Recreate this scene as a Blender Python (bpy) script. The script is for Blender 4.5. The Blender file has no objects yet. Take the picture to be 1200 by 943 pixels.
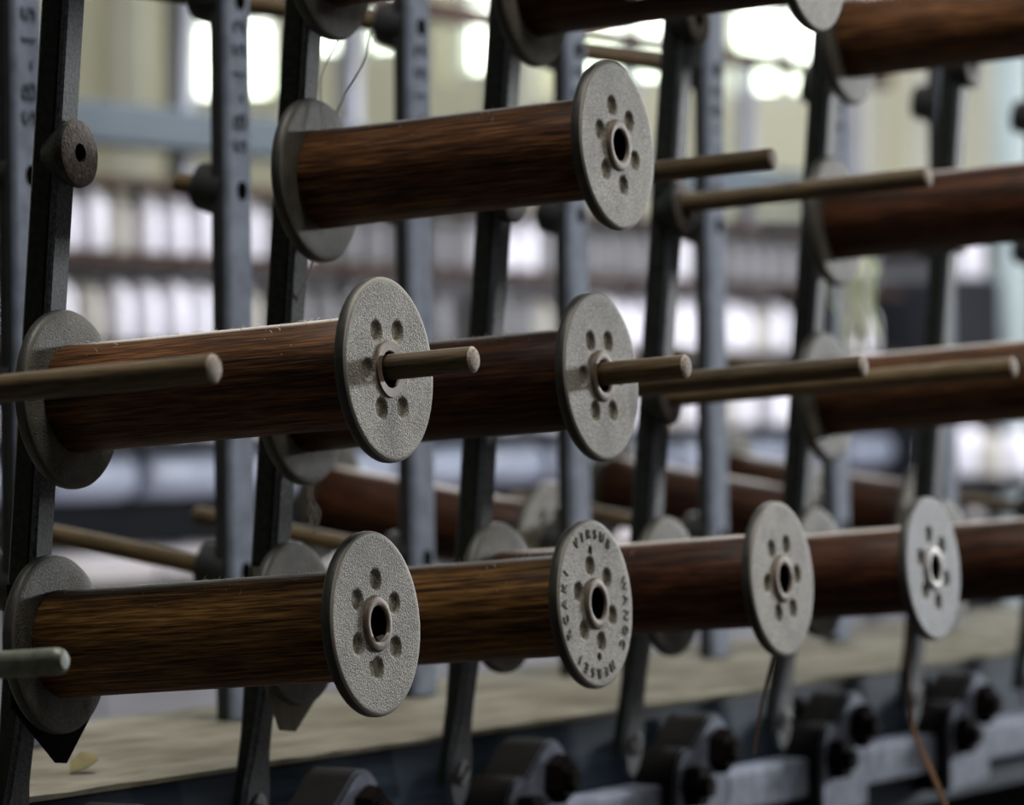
import bpy, bmesh, math, random
from mathutils import Vector, Matrix
random.seed(7)
sc = bpy.context.scene
col = sc.collection

# ------------------------------------------------------------------ camera
F_PX = 5344.0
CAM = Vector((1.3839, -2.144, 1.1462))
YAW, PITCH = 2.0411, -0.0048
fwd = Vector((math.cos(PITCH)*math.cos(YAW), math.cos(PITCH)*math.sin(YAW), math.sin(PITCH)))
cam_d = bpy.data.cameras.new('camera')
cam_d.sensor_width = 36.0
cam_d.lens = F_PX*36.0/1200.0
cam_d.clip_start = 0.05
cam_d.dof.use_dof = True
cam_d.dof.focus_distance = 2.47
cam_d.dof.aperture_fstop = 8.6
cam = bpy.data.objects.new('camera', cam_d)
col.objects.link(cam)
cam.location = CAM
cam.rotation_euler = fwd.to_track_quat('-Z', 'Y').to_euler()
sc.camera = cam

# ------------------------------------------------------------------ world, exposure
w = bpy.data.worlds.new('world'); sc.world = w; w.use_nodes = True
w.node_tree.nodes['Background'].inputs[0].default_value = (0.75, 0.82, 1.0, 1)
w.node_tree.nodes['Background'].inputs[1].default_value = 0.02
sc.view_settings.view_transform = 'Standard'
sc.view_settings.look = 'None'
sc.view_settings.gamma = 1.0
sc.view_settings.exposure = 0.0
sc.cycles.use_denoising = True
sc.cycles.max_bounces = 6

def area(name, loc, target, sx, sy, power, color=(1, 1, 1)):
    l = bpy.data.lights.new(name, 'AREA'); l.shape = 'RECTANGLE'
    l.size = sx; l.size_y = sy; l.energy = power; l.color = color
    o = bpy.data.objects.new(name, l); col.objects.link(o)
    o.location = loc
    o.rotation_euler = (Vector(target)-Vector(loc)).to_track_quat('-Z', 'Y').to_euler()
    return o
# daylight through the tall window at the right end of the back wall, out of frame (just inside its panes)
area('daylight_right', (2.00, 7.40, 1.95), (0.2, 0.4, 1.15), 1.0, 0.55, 320, (0.98, 0.99, 1.0))
# roof light above the aisle
area('roof_light', (0.35, 0.15, 3.36), (0.35, 0.15, 0), 1.4, 0.9, 62, (1.0, 0.95, 0.88))
# daylight of the far windows
area('daylight_far', (-3.3, 7.38, 2.4), (-2.3, 0, 1.6), 3.4, 1.1, 90, (0.92, 0.97, 1.0))
# added fill light over the spinning frame, brightens its yarn and the wall
area('fill_light_far', (-1.9, 4.9, 3.36), (-2.4, 5.1, 0.9), 2.2, 2.6, 190, (0.93, 0.94, 1.0))

# ------------------------------------------------------------------ helpers
MATS = {}
def nodes_of(m):
    m.use_nodes = True
    return m.node_tree.nodes, m.node_tree.links
def mat(name, color, rough=0.6, metal=0.0, var=0.0, vscale=20.0, bump=0.0, bscale=200.0, stretch=None,
        dust=0.0, dust_col=(0.36, 0.34, 0.30), spec=0.5, color2=None, dist=0.0005, detail=4.0):
    m = bpy.data.materials.new(name); MATS[name] = m
    n, l = nodes_of(m)
    b = n['Principled BSDF']
    b.inputs['Roughness'].default_value = rough
    b.inputs['Metallic'].default_value = metal
    b.inputs['Specular IOR Level'].default_value = spec
    tc = n.new('ShaderNodeTexCoord'); mp = n.new('ShaderNodeMapping')
    l.new(tc.outputs['Object'], mp.inputs[0])
    if stretch: mp.inputs['Scale'].default_value = stretch
    oi = n.new('ShaderNodeObjectInfo')
    ad = n.new('ShaderNodeVectorMath'); ad.operation = 'ADD'
    sc_ = n.new('ShaderNodeVectorMath'); sc_.operation = 'SCALE'; sc_.inputs[0].default_value = (13.1, 7.7, 5.3)
    l.new(oi.outputs['Random'], sc_.inputs['Scale'])
    l.new(mp.outputs[0], ad.inputs[0]); l.new(sc_.outputs[0], ad.inputs[1])
    nz = n.new('ShaderNodeTexNoise'); nz.inputs['Scale'].default_value = vscale; nz.inputs['Detail'].default_value = detail
    l.new(ad.outputs[0], nz.inputs['Vector'])
    rp = n.new('ShaderNodeValToRGB')
    c2 = color2 or tuple(max(0, c*(1-var)) for c in color)
    c1 = color if color2 else tuple(min(1, c*(1+var)) for c in color)
    rp.color_ramp.elements[0].position = 0.35; rp.color_ramp.elements[0].color = (*c2, 1)
    rp.color_ramp.elements[1].position = 0.65; rp.color_ramp.elements[1].color = (*c1, 1)
    l.new(nz.outputs['Fac'], rp.inputs[0])
    out = rp.outputs[0]
    if dust > 0:
        ge = n.new('ShaderNodeNewGeometry'); sx = n.new('ShaderNodeSeparateXYZ')
        l.new(ge.outputs['Normal'], sx.inputs[0])
        mr = n.new('ShaderNodeMapRange'); mr.inputs['From Min'].default_value = 0.80; mr.inputs['From Max'].default_value = 0.995
        l.new(sx.outputs['Z'], mr.inputs[0])
        mu = n.new('ShaderNodeMath'); mu.operation = 'MULTIPLY'; mu.inputs[1].default_value = dust
        l.new(mr.outputs[0], mu.inputs[0])
        mx = n.new('ShaderNodeMix'); mx.data_type = 'RGBA'
        l.new(mu.outputs[0], mx.inputs['Factor']); l.new(out, mx.inputs['A']); mx.inputs['B'].default_value = (*dust_col, 1)
        out = mx.outputs['Result']
    l.new(out, b.inputs['Base Color'])
    if bump > 0:
        nb = n.new('ShaderNodeTexNoise'); nb.inputs['Scale'].default_value = bscale; nb.inputs['Detail'].default_value = 3
        l.new(ad.outputs[0], nb.inputs['Vector'])
        bp = n.new('ShaderNodeBump'); bp.inputs['Strength'].default_value = bump; bp.inputs['Distance'].default_value = dist
        l.new(nb.outputs['Fac'], bp.inputs['Height']); l.new(bp.outputs[0], b.inputs['Normal'])
    return m

def wood_mat(name, dark, mid, light, rough=0.42, dust=0.0, dust_col=(0.42, 0.40, 0.36), spec=0.4):
    """turned hardwood: long grain along local X, fine dark pores"""
    m = bpy.data.materials.new(name); MATS[name] = m
    n, l = nodes_of(m); b = n['Principled BSDF']
    b.inputs['Specular IOR Level'].default_value = spec
    tc = n.new('ShaderNodeTexCoord')
    oi = n.new('ShaderNodeObjectInfo')
    sc_ = n.new('ShaderNodeVectorMath'); sc_.operation = 'SCALE'; sc_.inputs[0].default_value = (3.1, 1.7, 2.3)
    l.new(oi.outputs['Random'], sc_.inputs['Scale'])
    ad = n.new('ShaderNodeVectorMath'); ad.operation = 'ADD'
    l.new(tc.outputs['Object'], ad.inputs[0]); l.new(sc_.outputs[0], ad.inputs[1])
    def grain(sx, sy, detail, dist_):
        mp = n.new('ShaderNodeMapping'); mp.inputs['Scale'].default_value = (sx, sy, sy)
        l.new(ad.outputs[0], mp.inputs[0])
        nz = n.new('ShaderNodeTexNoise'); nz.inputs['Scale'].default_value = 1; nz.inputs['Detail'].default_value = detail
        nz.inputs['Distortion'].default_value = dist_
        l.new(mp.outputs[0], nz.inputs['Vector']); return nz.outputs['Fac']
    g1 = grain(9, 210, 5, 0.35); g2 = grain(55, 1000, 2, 0.2); g3 = grain(5, 22, 2, 0.3)
    rp = n.new('ShaderNodeValToRGB')
    e = rp.color_ramp.elements
    e[0].position = 0.38; e[0].color = (*dark, 1); e[1].position = 0.66; e[1].color = (*light, 1)
    x = e.new(0.5); x.color = (*mid, 1)
    gm = n.new('ShaderNodeMath'); gm.operation = 'MULTIPLY_ADD'; gm.inputs[1].default_value = 0.42
    g4 = grain(32, 640, 3, 0.3)
    gh = n.new('ShaderNodeMath'); gh.operation = 'MULTIPLY'; gh.inputs[1].default_value = 0.58; l.new(g4, gh.inputs[0])
    l.new(g1, gm.inputs[0]); l.new(gh.outputs[0], gm.inputs[2]); l.new(gm.outputs[0], rp.inputs[0])
    r2 = n.new('ShaderNodeMapRange'); r2.inputs['From Min'].default_value = 0.32; r2.inputs['From Max'].default_value = 0.52
    r2.inputs['To Min'].default_value = 0.42; r2.inputs['To Max'].default_value = 1.0
    l.new(g2, r2.inputs[0])
    r3 = n.new('ShaderNodeMapRange'); r3.inputs['From Min'].default_value = 0.3; r3.inputs['From Max'].default_value = 0.7
    r3.inputs['To Min'].default_value = 0.65; r3.inputs['To Max'].default_value = 1.25
    l.new(g3, r3.inputs[0])
    mu = n.new('ShaderNodeMath'); mu.operation = 'MULTIPLY'; l.new(r2.outputs[0], mu.inputs[0]); l.new(r3.outputs[0], mu.inputs[1])
    vm = n.new('ShaderNodeVectorMath'); vm.operation = 'SCALE'
    l.new(rp.outputs[0], vm.inputs[0]); l.new(mu.outputs[0], vm.inputs['Scale'])
    out = vm.outputs[0]
    if dust > 0:
        ge = n.new('ShaderNodeNewGeometry'); sx = n.new('ShaderNodeSeparateXYZ'); l.new(ge.outputs['Normal'], sx.inputs[0])
        mr = n.new('ShaderNodeMapRange'); mr.inputs['From Min'].default_value = 0.92; mr.inputs['From Max'].default_value = 0.985
        l.new(sx.outputs['Z'], mr.inputs[0])
        m2 = n.new('ShaderNodeMath'); m2.operation = 'MULTIPLY'; m2.inputs[1].default_value = dust; l.new(mr.outputs[0], m2.inputs[0])
        mx = n.new('ShaderNodeMix'); mx.data_type = 'RGBA'
        l.new(m2.outputs[0], mx.inputs['Factor']); l.new(out, mx.inputs['A']); mx.inputs['B'].default_value = (*dust_col, 1)
        out = mx.outputs['Result']
    l.new(out, b.inputs['Base Color'])
    rr = n.new('ShaderNodeMapRange'); rr.inputs['To Min'].default_value = rough+0.15; rr.inputs['To Max'].default_value = rough-0.08
    l.new(g2, rr.inputs[0]); l.new(rr.outputs[0], b.inputs['Roughness'])
    bp = n.new('ShaderNodeBump'); bp.inputs['Strength'].default_value = 0.35; bp.inputs['Distance'].default_value = 0.0006
    l.new(g2, bp.inputs['Height']); l.new(bp.outputs[0], b.inputs['Normal'])
    return m

def flange_mat(name, base, dark, grit=0.7):
    """pressed fibre disc under a gritty coat of lint and dust"""
    m = bpy.data.materials.new(name); MATS[name] = m
    n, l = nodes_of(m); b = n['Principled BSDF']
    b.inputs['Specular IOR Level'].default_value = 0.35
    tc = n.new('ShaderNodeTexCoord'); oi = n.new('ShaderNodeObjectInfo')
    sc_ = n.new('ShaderNodeVectorMath'); sc_.operation = 'SCALE'; sc_.inputs[0].default_value = (3.1, 1.7, 2.3)
    l.new(oi.outputs['Random'], sc_.inputs['Scale'])
    ad = n.new('ShaderNodeVectorMath'); ad.operation = 'ADD'
    l.new(tc.outputs['Object'], ad.inputs[0]); l.new(sc_.outputs[0], ad.inputs[1])
    def nz(scale, detail=2.0):
        q = n.new('ShaderNodeTexNoise'); q.inputs['Scale'].default_value = scale; q.inputs['Detail'].default_value = detail
        l.new(ad.outputs[0], q.inputs['Vector']); return q.outputs['Fac']
    big = nz(45, 4); fine = nz(1300, 2); mid_ = nz(700, 2)
    # grit sits on the open field of the disc; the worn outer edge is smooth
    sp = n.new('ShaderNodeSeparateXYZ'); l.new(tc.outputs['Object'], sp.inputs[0])
    yy = n.new('ShaderNodeMath'); yy.operation = 'MULTIPLY'; l.new(sp.outputs['Y'], yy.inputs[0]); l.new(sp.outputs['Y'], yy.inputs[1])
    zz = n.new('ShaderNodeMath'); zz.operation = 'MULTIPLY_ADD'; l.new(sp.outputs['Z'], zz.inputs[0]); l.new(sp.outputs['Z'], zz.inputs[1]); l.new(yy.outputs[0], zz.inputs[2])
    rd = n.new('ShaderNodeMath'); rd.operation = 'SQRT'; l.new(zz.outputs[0], rd.inputs[0])
    fld = n.new('ShaderNodeMapRange'); fld.inputs['From Min'].default_value = 0.0492; fld.inputs['From Max'].default_value = 0.0462
    l.new(rd.outputs[0], fld.inputs[0])
    rp = n.new('ShaderNodeValToRGB'); e = rp.color_ramp.elements
    e[0].position = 0.36; e[0].color = (*dark, 1); e[1].position = 0.62; e[1].color = (*base, 1)
    l.new(big, rp.inputs[0])
    sm = n.new('ShaderNodeMapRange'); sm.inputs['From Min'].default_value = 0.36; sm.inputs['From Max'].default_value = 0.68
    sm.inputs['To Min'].default_value = 0.55; sm.inputs['To Max'].default_value = 1.75
    l.new(fine, sm.inputs[0])
    vm = n.new('ShaderNodeVectorMath'); vm.operation = 'SCALE'; l.new(rp.outputs[0], vm.inputs[0]); l.new(sm.outputs[0], vm.inputs['Scale'])
    mx = n.new('ShaderNodeMix'); mx.data_type = 'RGBA'
    l.new(fld.outputs[0], mx.inputs['Factor']); mx.inputs['A'].default_value = (*base, 1); l.new(vm.outputs[0], mx.inputs['B'])
    # crumbs of lint
    vo = n.new('ShaderNodeTexVoronoi'); vo.inputs['Scale'].default_value = 620; l.new(ad.outputs[0], vo.inputs['Vector'])
    vr = n.new('ShaderNodeMapRange'); vr.inputs['From Min'].default_value = 0.34; vr.inputs['From Max'].default_value = 0.20
    l.new(vo.outputs['Distance'], vr.inputs[0])
    pr = n.new('ShaderNodeSeparateColor'); l.new(vo.outputs['Color'], pr.inputs[0])
    th = n.new('ShaderNodeMath'); th.operation = 'GREATER_THAN'; th.inputs[1].default_value = 0.62; l.new(pr.outputs[0], th.inputs[0])
    sp1 = n.new('ShaderNodeMath'); sp1.operation = 'MULTIPLY'; l.new(vr.outputs[0], sp1.inputs[0]); l.new(th.outputs[0], sp1.inputs[1])
    spk = n.new('ShaderNodeMath'); spk.operation = 'MULTIPLY'; l.new(sp1.outputs[0], spk.inputs[0]); l.new(fld.outputs[0], spk.inputs[1])
    spk2 = n.new('ShaderNodeMath'); spk2.operation = 'MULTIPLY'; spk2.inputs[1].default_value = min(1.0, grit*1.2); l.new(spk.outputs[0], spk2.inputs[0])
    mx2 = n.new('ShaderNodeMix'); mx2.data_type = 'RGBA'
    l.new(spk2.outputs[0], mx2.inputs['Factor']); l.new(mx.outputs['Result'], mx2.inputs['A']); mx2.inputs['B'].default_value = (base[0]*2.1, base[1]*2.1, base[2]*2.1, 1)
    l.new(mx2.outputs['Result'], b.inputs['Base Color'])
    b.inputs['Roughness'].default_value = 0.62
    h = n.new('ShaderNodeMath'); h.operation = 'ADD'; l.new(fine, h.inputs[0]); l.new(mid_, h.inputs[1])
    h2 = n.new('ShaderNodeMath'); h2.operation = 'ADD'; l.new(h.outputs[0], h2.inputs[0]); l.new(spk.outputs[0], h2.inputs[1])
    hm = n.new('ShaderNodeMath'); hm.operation = 'MULTIPLY'; l.new(h2.outputs[0], hm.inputs[0]); l.new(fld.outputs[0], hm.inputs[1])
    bp = n.new('ShaderNodeBump'); bp.inputs['Strength'].default_value = grit; bp.inputs['Distance'].default_value = 0.0008
    l.new(hm.outputs[0], bp.inputs['Height']); l.new(bp.outputs[0], b.inputs['Normal'])
    return m

def emit_mat(name, color, strength):
    m = bpy.data.materials.new(name); MATS[name] = m
    n, l = nodes_of(m); b = n['Principled BSDF']
    b.inputs['Base Color'].default_value = (0.05, 0.05, 0.05, 1)
    b.inputs['Roughness'].default_value = 0.1
    tc = n.new('ShaderNodeTexCoord'); nz = n.new('ShaderNodeTexNoise'); nz.inputs['Scale'].default_value = 1.6
    l.new(tc.outputs['Object'], nz.inputs['Vector'])
    rp = n.new('ShaderNodeValToRGB')
    rp.color_ramp.elements[0].position = 0.38; rp.color_ramp.elements[0].color = (color[0]*0.86, color[1]*0.98, color[2]*0.72, 1)
    rp.color_ramp.elements[1].position = 0.50; rp.color_ramp.elements[1].color = (*color, 1)
    l.new(nz.outputs['Fac'], rp.inputs[0]); l.new(rp.outputs[0], b.inputs['Emission Color'])
    b.inputs['Emission Strength'].default_value = strength
    return m

# materials ----------------------------------------------------------
wood_mat('barrel_wood_golden', (0.030, 0.0130, 0.0042), (0.150, 0.072, 0.0200), (0.35, 0.190, 0.060), rough=0.50, dust=1.0, dust_col=(0.62, 0.60, 0.56), spec=0.15)
wood_mat('barrel_wood', (0.020, 0.0080, 0.0034), (0.082, 0.0345, 0.0130), (0.20, 0.090, 0.034), rough=0.50, dust=1.0, dust_col=(0.62, 0.60, 0.56), spec=0.15)
wood_mat('barrel_wood_shaded', (0.009, 0.0033, 0.0018), (0.040, 0.0142, 0.0066), (0.110, 0.042, 0.0175), rough=0.50, dust=1.0, dust_col=(0.52, 0.48, 0.44), spec=0.15)  # redder wood, darkened to imitate the light falling off along the row
wood_mat('peg_wood', (0.056, 0.037, 0.014), (0.098, 0.066, 0.027), (0.145, 0.099, 0.044), rough=0.55, dust=0.4)
mat('peg_end_wood', (0.42, 0.36, 0.31), 0.8, var=0.35, vscale=600, bump=0.5, bscale=900)
flange_mat('flange_fibre', (0.30, 0.285, 0.25), (0.20, 0.19, 0.165))
flange_mat('flange_fibre_hazy', (0.25, 0.26, 0.29), (0.20, 0.21, 0.235), 0.25)  # bluish light and haze on the distant flange put into the colour
flange_mat('flange_inner_shaded', (0.098, 0.092, 0.077), (0.042, 0.039, 0.031), 0.6)  # inner face darkened: shade behind the barrel is put into the colour
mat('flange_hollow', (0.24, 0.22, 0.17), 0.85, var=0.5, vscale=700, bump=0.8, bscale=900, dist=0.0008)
mat('flange_rim', (0.020, 0.021, 0.018), 0.5, var=0.3, vscale=120, bump=0.4, bscale=700)
mat('bushing_brass', (0.165, 0.118, 0.084), 0.6, 0.1, var=0.3, vscale=150, bump=0.2, bscale=800)
mat('bushing_grey', (0.42, 0.41, 0.40), 0.5, 0.1, var=0.2, vscale=150)
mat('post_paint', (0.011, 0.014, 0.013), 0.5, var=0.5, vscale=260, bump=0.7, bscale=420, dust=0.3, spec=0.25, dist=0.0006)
mat('post_face_lit', (0.085, 0.095, 0.112), 0.6, var=0.5, vscale=520, bump=0.5, bscale=700, spec=0.25, dist=0.0004, color2=(0.026, 0.032, 0.038))  # paler than the web: light on the front strip is in the colour
mat('boss_rust', (0.10, 0.085, 0.075), 0.7, var=0.5, vscale=300, bump=0.9, bscale=500, color2=(0.04, 0.028, 0.022), dist=0.0008)
mat('bar_grey', (0.19, 0.225, 0.30), 0.75, var=0.2, vscale=60, bump=0.3, bscale=400, spec=0.15)
mat('bar_dark', (0.010, 0.013, 0.014), 0.55, var=0.3, vscale=60, bump=0.3, bscale=300)
mat('stamp', (0.13, 0.122, 0.105), 0.8, var=0.4, vscale=500, bump=0.5, bscale=900)  # letters darker than the flange: engraved shading painted in
mat('cast_letter', (0.06, 0.072, 0.10), 0.8, var=0.2, vscale=100, spec=0.1)  # letters darker than the bar: shading of their relief is in the colour
mat('board_wood', (0.25, 0.24, 0.195), 0.9, spec=0.1, var=0.3, vscale=26, stretch=(1.6, 0.5, 1), bump=0.6, bscale=120, color2=(0.14, 0.13, 0.095), dist=0.002, detail=9)
mat('beam_blue', (0.045, 0.065, 0.095), 0.75, spec=0.15, var=0.25, vscale=12, stretch=(1, 0.5, 6), bump=0.4, bscale=40, dist=0.002)
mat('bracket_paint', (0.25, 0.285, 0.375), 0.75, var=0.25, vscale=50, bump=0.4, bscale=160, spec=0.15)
mat('bracket_side_shaded', (0.008, 0.0075, 0.0075), 0.7, var=0.3, vscale=50, bump=0.4, bscale=160, spec=0.12)  # sides of the same casting, painted black for their shade
mat('nut_rust', (0.007, 0.005, 0.0045), 0.9, 0.0, spec=0.05, var=0.5, vscale=200, bump=0.6, bscale=400)
mat('bolt_steel', (0.13, 0.13, 0.135), 0.45, 0.5, var=0.3, vscale=300, bump=0.3, bscale=500)
mat('rod_paint', (0.15, 0.165, 0.13), 0.4, 0.1, var=0.3, vscale=120)
mat('plate_fibre', (0.16, 0.145, 0.115), 0.8, var=0.3, vscale=60, bump=0.4, bscale=200)
mat('plate_black', (0.007, 0.0065, 0.006), 0.9, var=0.3, vscale=60, spec=0.05)
mat('thread_white', (0.75, 0.74, 0.70), 0.9, var=0.1)
mat('thread_brown', (0.16, 0.085, 0.045), 0.9, var=0.2)
mat('thread_green', (0.70, 0.82, 0.56), 0.9, var=0.25, vscale=30)
mat('lint', (0.55, 0.54, 0.50), 0.95, var=0.1)
mat('paper', (0.5, 0.48, 0.42), 0.9, var=0.15, vscale=200)
mat('leaf_yellow', (0.17, 0.15, 0.06), 0.8, var=0.3, vscale=80)
mat('bore_shade', (0.004, 0.0035, 0.003), 0.95, spec=0.0)  # near black: shade inside bores, slots and bolt holes painted in
# room and background
mat('wall_cream', (0.72, 0.70, 0.53), 0.85, var=0.12, vscale=1.2, bump=0.2, bscale=20)
mat('wall_board', (0.70, 0.685, 0.58), 0.85, var=0.12, vscale=2.0)
mat('wall_lower', (0.25, 0.25, 0.28), 0.8, var=0.15, vscale=1.5)
mat('wall_dark', (0.10, 0.10, 0.10), 0.85, var=0.15, vscale=1.5)
mat('floor_wood', (0.09, 0.075, 0.065), 0.6, var=0.25, vscale=4, stretch=(6, 0.6, 1))
mat('floor_gap', (0.04, 0.03, 0.025), 0.9)
mat('ceiling_paint', (0.55, 0.55, 0.52), 0.9, var=0.08, vscale=1)
mat('frame_white', (0.55, 0.56, 0.54), 0.6, var=0.08, vscale=5)
emit_mat('pane_far', (0.96, 1.0, 0.98), 6.0)
mat('yarn_grey', (0.20, 0.20, 0.215), 0.9, var=0.1, vscale=20)
mat('yarn_white', (0.80, 0.79, 0.88), 0.9, var=0.06, vscale=20, bump=0.3, bscale=300)
mat('yarn_cream', (0.48, 0.46, 0.42), 0.9, var=0.06, vscale=20)
mat('core_wood', (0.13, 0.09, 0.06), 0.7, var=0.2, vscale=30)
mat('frame_bluegrey', (0.082, 0.105, 0.125), 0.7, spec=0.2, var=0.15, vscale=3)
mat('frame_brown', (0.055, 0.035, 0.028), 0.8, spec=0.1, var=0.3, vscale=8)
mat('frame_dark', (0.010, 0.011, 0.013), 0.8, spec=0.03, var=0.3, vscale=6)
mat('frame_lilac', (0.33, 0.34, 0.40), 0.6, var=0.15, vscale=6)
mat('roller_blue', (0.22, 0.25, 0.33), 0.5, var=0.15, vscale=8)
mat('panel_grey', (0.17, 0.17, 0.195), 0.8, var=0.15, vscale=4)
mat('ledge_pale', (0.40, 0.37, 0.38), 0.8, var=0.12, vscale=3)
mat('cabinet_dark', (0.010, 0.012, 0.018), 0.45, var=0.3, vscale=3)
mat('pipe_pale', (0.50, 0.60, 0.62), 0.5, var=0.08, vscale=5)

def mesh_from(name, verts, faces, smooth=False):
    me = bpy.data.meshes.new(name); me.from_pydata([tuple(v) for v in verts], [], faces)
    bm = bmesh.new(); bm.from_mesh(me); bmesh.ops.recalc_face_normals(bm, faces=bm.faces); bm.to_mesh(me); bm.free()
    me.update()
    if smooth:
        for pgn in me.polygons: pgn.use_smooth = True
    return me
def obj(name, me, m=None, parent=None, loc=(0, 0, 0), rot=(0, 0, 0)):
    o = bpy.data.objects.new(name, me); col.objects.link(o)
    if m and me and len(me.materials) == 0: me.materials.append(MATS[m])
    o.location = loc; o.rotation_euler = rot
    if parent: o.parent = parent
    return o
def tag(o, label, cat, group=None):
    o['label'] = label; o['category'] = cat
    if group: o['group'] = group
    return o
def struct(o): o['kind'] = 'structure'; return o
def empty(name, loc, rot=(0, 0, 0)):
    o = bpy.data.objects.new(name, None); col.objects.link(o); o.empty_display_size = 0.02
    o.location = loc; o.rotation_euler = rot; return o
def copy_tree(o, parent=None):
    c = o.copy(); col.objects.link(c); c.parent = parent
    for ch in o.children: copy_tree(ch, c)
    return c

def boxes_mesh(name, boxes, bevel=0.0, seg=2):
    bm = bmesh.new()
    for (x0, x1, y0, y1, z0, z1) in boxes:
        r = bmesh.ops.create_cube(bm, size=1.0)
        for v in r['verts']:
            v.co = Vector(((x0+x1)/2+v.co.x*(x1-x0), (y0+y1)/2+v.co.y*(y1-y0), (z0+z1)/2+v.co.z*(z1-z0)))
    if bevel > 0:
        bmesh.ops.bevel(bm, geom=bm.edges[:], offset=bevel, segments=seg, affect='EDGES', profile=0.6)
    me = bpy.data.meshes.new(name); bm.to_mesh(me); bm.free()
    return me
def box(name, b, m, parent=None, bevel=0.0): return obj(name, boxes_mesh(name, [b], bevel), m, parent)

def lathe(name, prof, n=48, axis='X', smooth=True, sharp=35):
    """prof: closed or open list of (a, r) along the axis"""
    V, Fc = [], []
    k = len(prof)
    for j in range(n):
        t = 2*math.pi*j/n; c, s = math.cos(t), math.sin(t)
        for a, r in prof:
            V.append((a, r*c, r*s) if axis == 'X' else (r*c, r*s, a))
    for j in range(n):
        jn = (j+1) % n
        for i in range(k-1):
            a, b, c, d = j*k+i, jn*k+i, jn*k+i+1, j*k+i+1
            Fc.append((a, b, c, d))
    me = bpy.data.meshes.new(name); me.from_pydata(V, [], Fc)
    bm = bmesh.new(); bm.from_mesh(me)
    bmesh.ops.remove_doubles(bm, verts=bm.verts, dist=1e-6)
    bmesh.ops.recalc_face_normals(bm, faces=bm.faces)
    for e in bm.edges:
        if len(e.link_faces) == 2 and e.calc_face_angle(0) > math.radians(sharp): e.smooth = False
    for f_ in bm.faces: f_.smooth = smooth
    bm.to_mesh(me); bm.free(); return me

def tube(name, pts, r, n=6, taper=None):
    pts = [Vector(p) for p in pts]; V, Fc = [], []
    k = len(pts)
    for i, p in enumerate(pts):
        t = (pts[min(i+1, k-1)]-pts[max(i-1, 0)]).normalized()
        u = t.orthogonal().normalized(); v = t.cross(u)
        if i: 
            u = (pu-t*pu.dot(t)).normalized(); v = t.cross(u)
        pu = u
        rr = r if taper is None else r*(1+(taper-1)*i/(k-1))
        for j in range(n):
            a = 2*math.pi*j/n; V.append(p+u*rr*math.cos(a)+v*rr*math.sin(a))
    for i in range(k-1):
        for j in range(n):
            jn = (j+1) % n; Fc.append((i*n+j, i*n+jn, (i+1)*n+jn, (i+1)*n+j))
    Fc.append(tuple(range(n))[::-1]); Fc.append(tuple((k-1)*n+j for j in range(n)))
    return mesh_from(name, V, Fc, True)
def spline(pts, n=8):
    pts = [Vector(p) for p in pts]; out = []
    P = [pts[0]]+pts+[pts[-1]]
    for i in range(1, len(P)-2):
        for k in range(n):
            t = k/n; a, b, c, d = P[i-1], P[i], P[i+1], P[i+2]
            out.append(0.5*((2*b)+(c-a)*t+(2*a-5*b+4*c-d)*t*t+(3*b-a-3*c+d)*t**3))
    out.append(pts[-1]); return out

def text_mesh(name, s, size, ext):
    cu = bpy.data.curves.new(name, 'FONT'); cu.body = s; cu.size = size; cu.extrude = ext
    cu.align_x = 'CENTER'; cu.align_y = 'CENTER'; cu.resolution_u = 3
    t = bpy.data.objects.new(name, cu); col.objects.link(t)
    dg = bpy.context.evaluated_depsgraph_get(); dg.update()
    me = bpy.data.meshes.new_from_object(t.evaluated_get(dg)); me.name = name
    bpy.data.objects.remove(t); bpy.data.curves.remove(cu); return me

# ------------------------------------------------------------------ the room
XR, XL, YN, YF, ZC = 3.5, -6.5, -4.5, 7.5, 3.4
# floor boards: real planks near the creel
fl = struct(box('floor', (XL, XR, YN, YF, -0.12, -0.025), 'floor_gap'))
plank_me = boxes_mesh('plank', [(-0.072, 0.072, -1.99, 1.99, -0.025, 0.0)], 0.002, 1)
n_pl = 0
for ix in range(66):
    x = XL+0.075+ix*0.15
    for iy in range(3):
        y = -4.5+2.0+iy*4.0-(0.0 if ix % 2 else 0.0)
        obj('plank', plank_me, 'floor_wood', fl, (x, y, 0))
def wall_with_holes(name, axis, pos, thick, a0, a1, z0, z1, holes, m, m_low=None, z_low=0):
    """wall in the plane axis=pos, spanning a0..a1; holes = [(a, a, z, z)] become real openings"""
    cuts = sorted(set([a0, a1]+[h[0] for h in holes]+[h[1] for h in holes]))
    zc = sorted(set([z0, z1, max(z0, z_low)]+[h[2] for h in holes]+[h[3] for h in holes]))
    up, low = [], []
    for i in range(len(cuts)-1):
        for k in range(len(zc)-1):
            am, zm = (cuts[i]+cuts[i+1])/2, (zc[k]+zc[k+1])/2
            if any(h[0] < am < h[1] and h[2] < zm < h[3] for h in holes): continue
            b = (pos, pos+thick, cuts[i], cuts[i+1], zc[k], zc[k+1]) if axis == 'X' else (cuts[i], cuts[i+1], pos, pos+thick, zc[k], zc[k+1])
            (low if (m_low and zm < z_low) else up).append(b)
    wobj = struct(obj(name, boxes_mesh(name, up), m))
    if low: obj('dado', boxes_mesh('dado', low), m_low, wobj)
    return wobj
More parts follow.
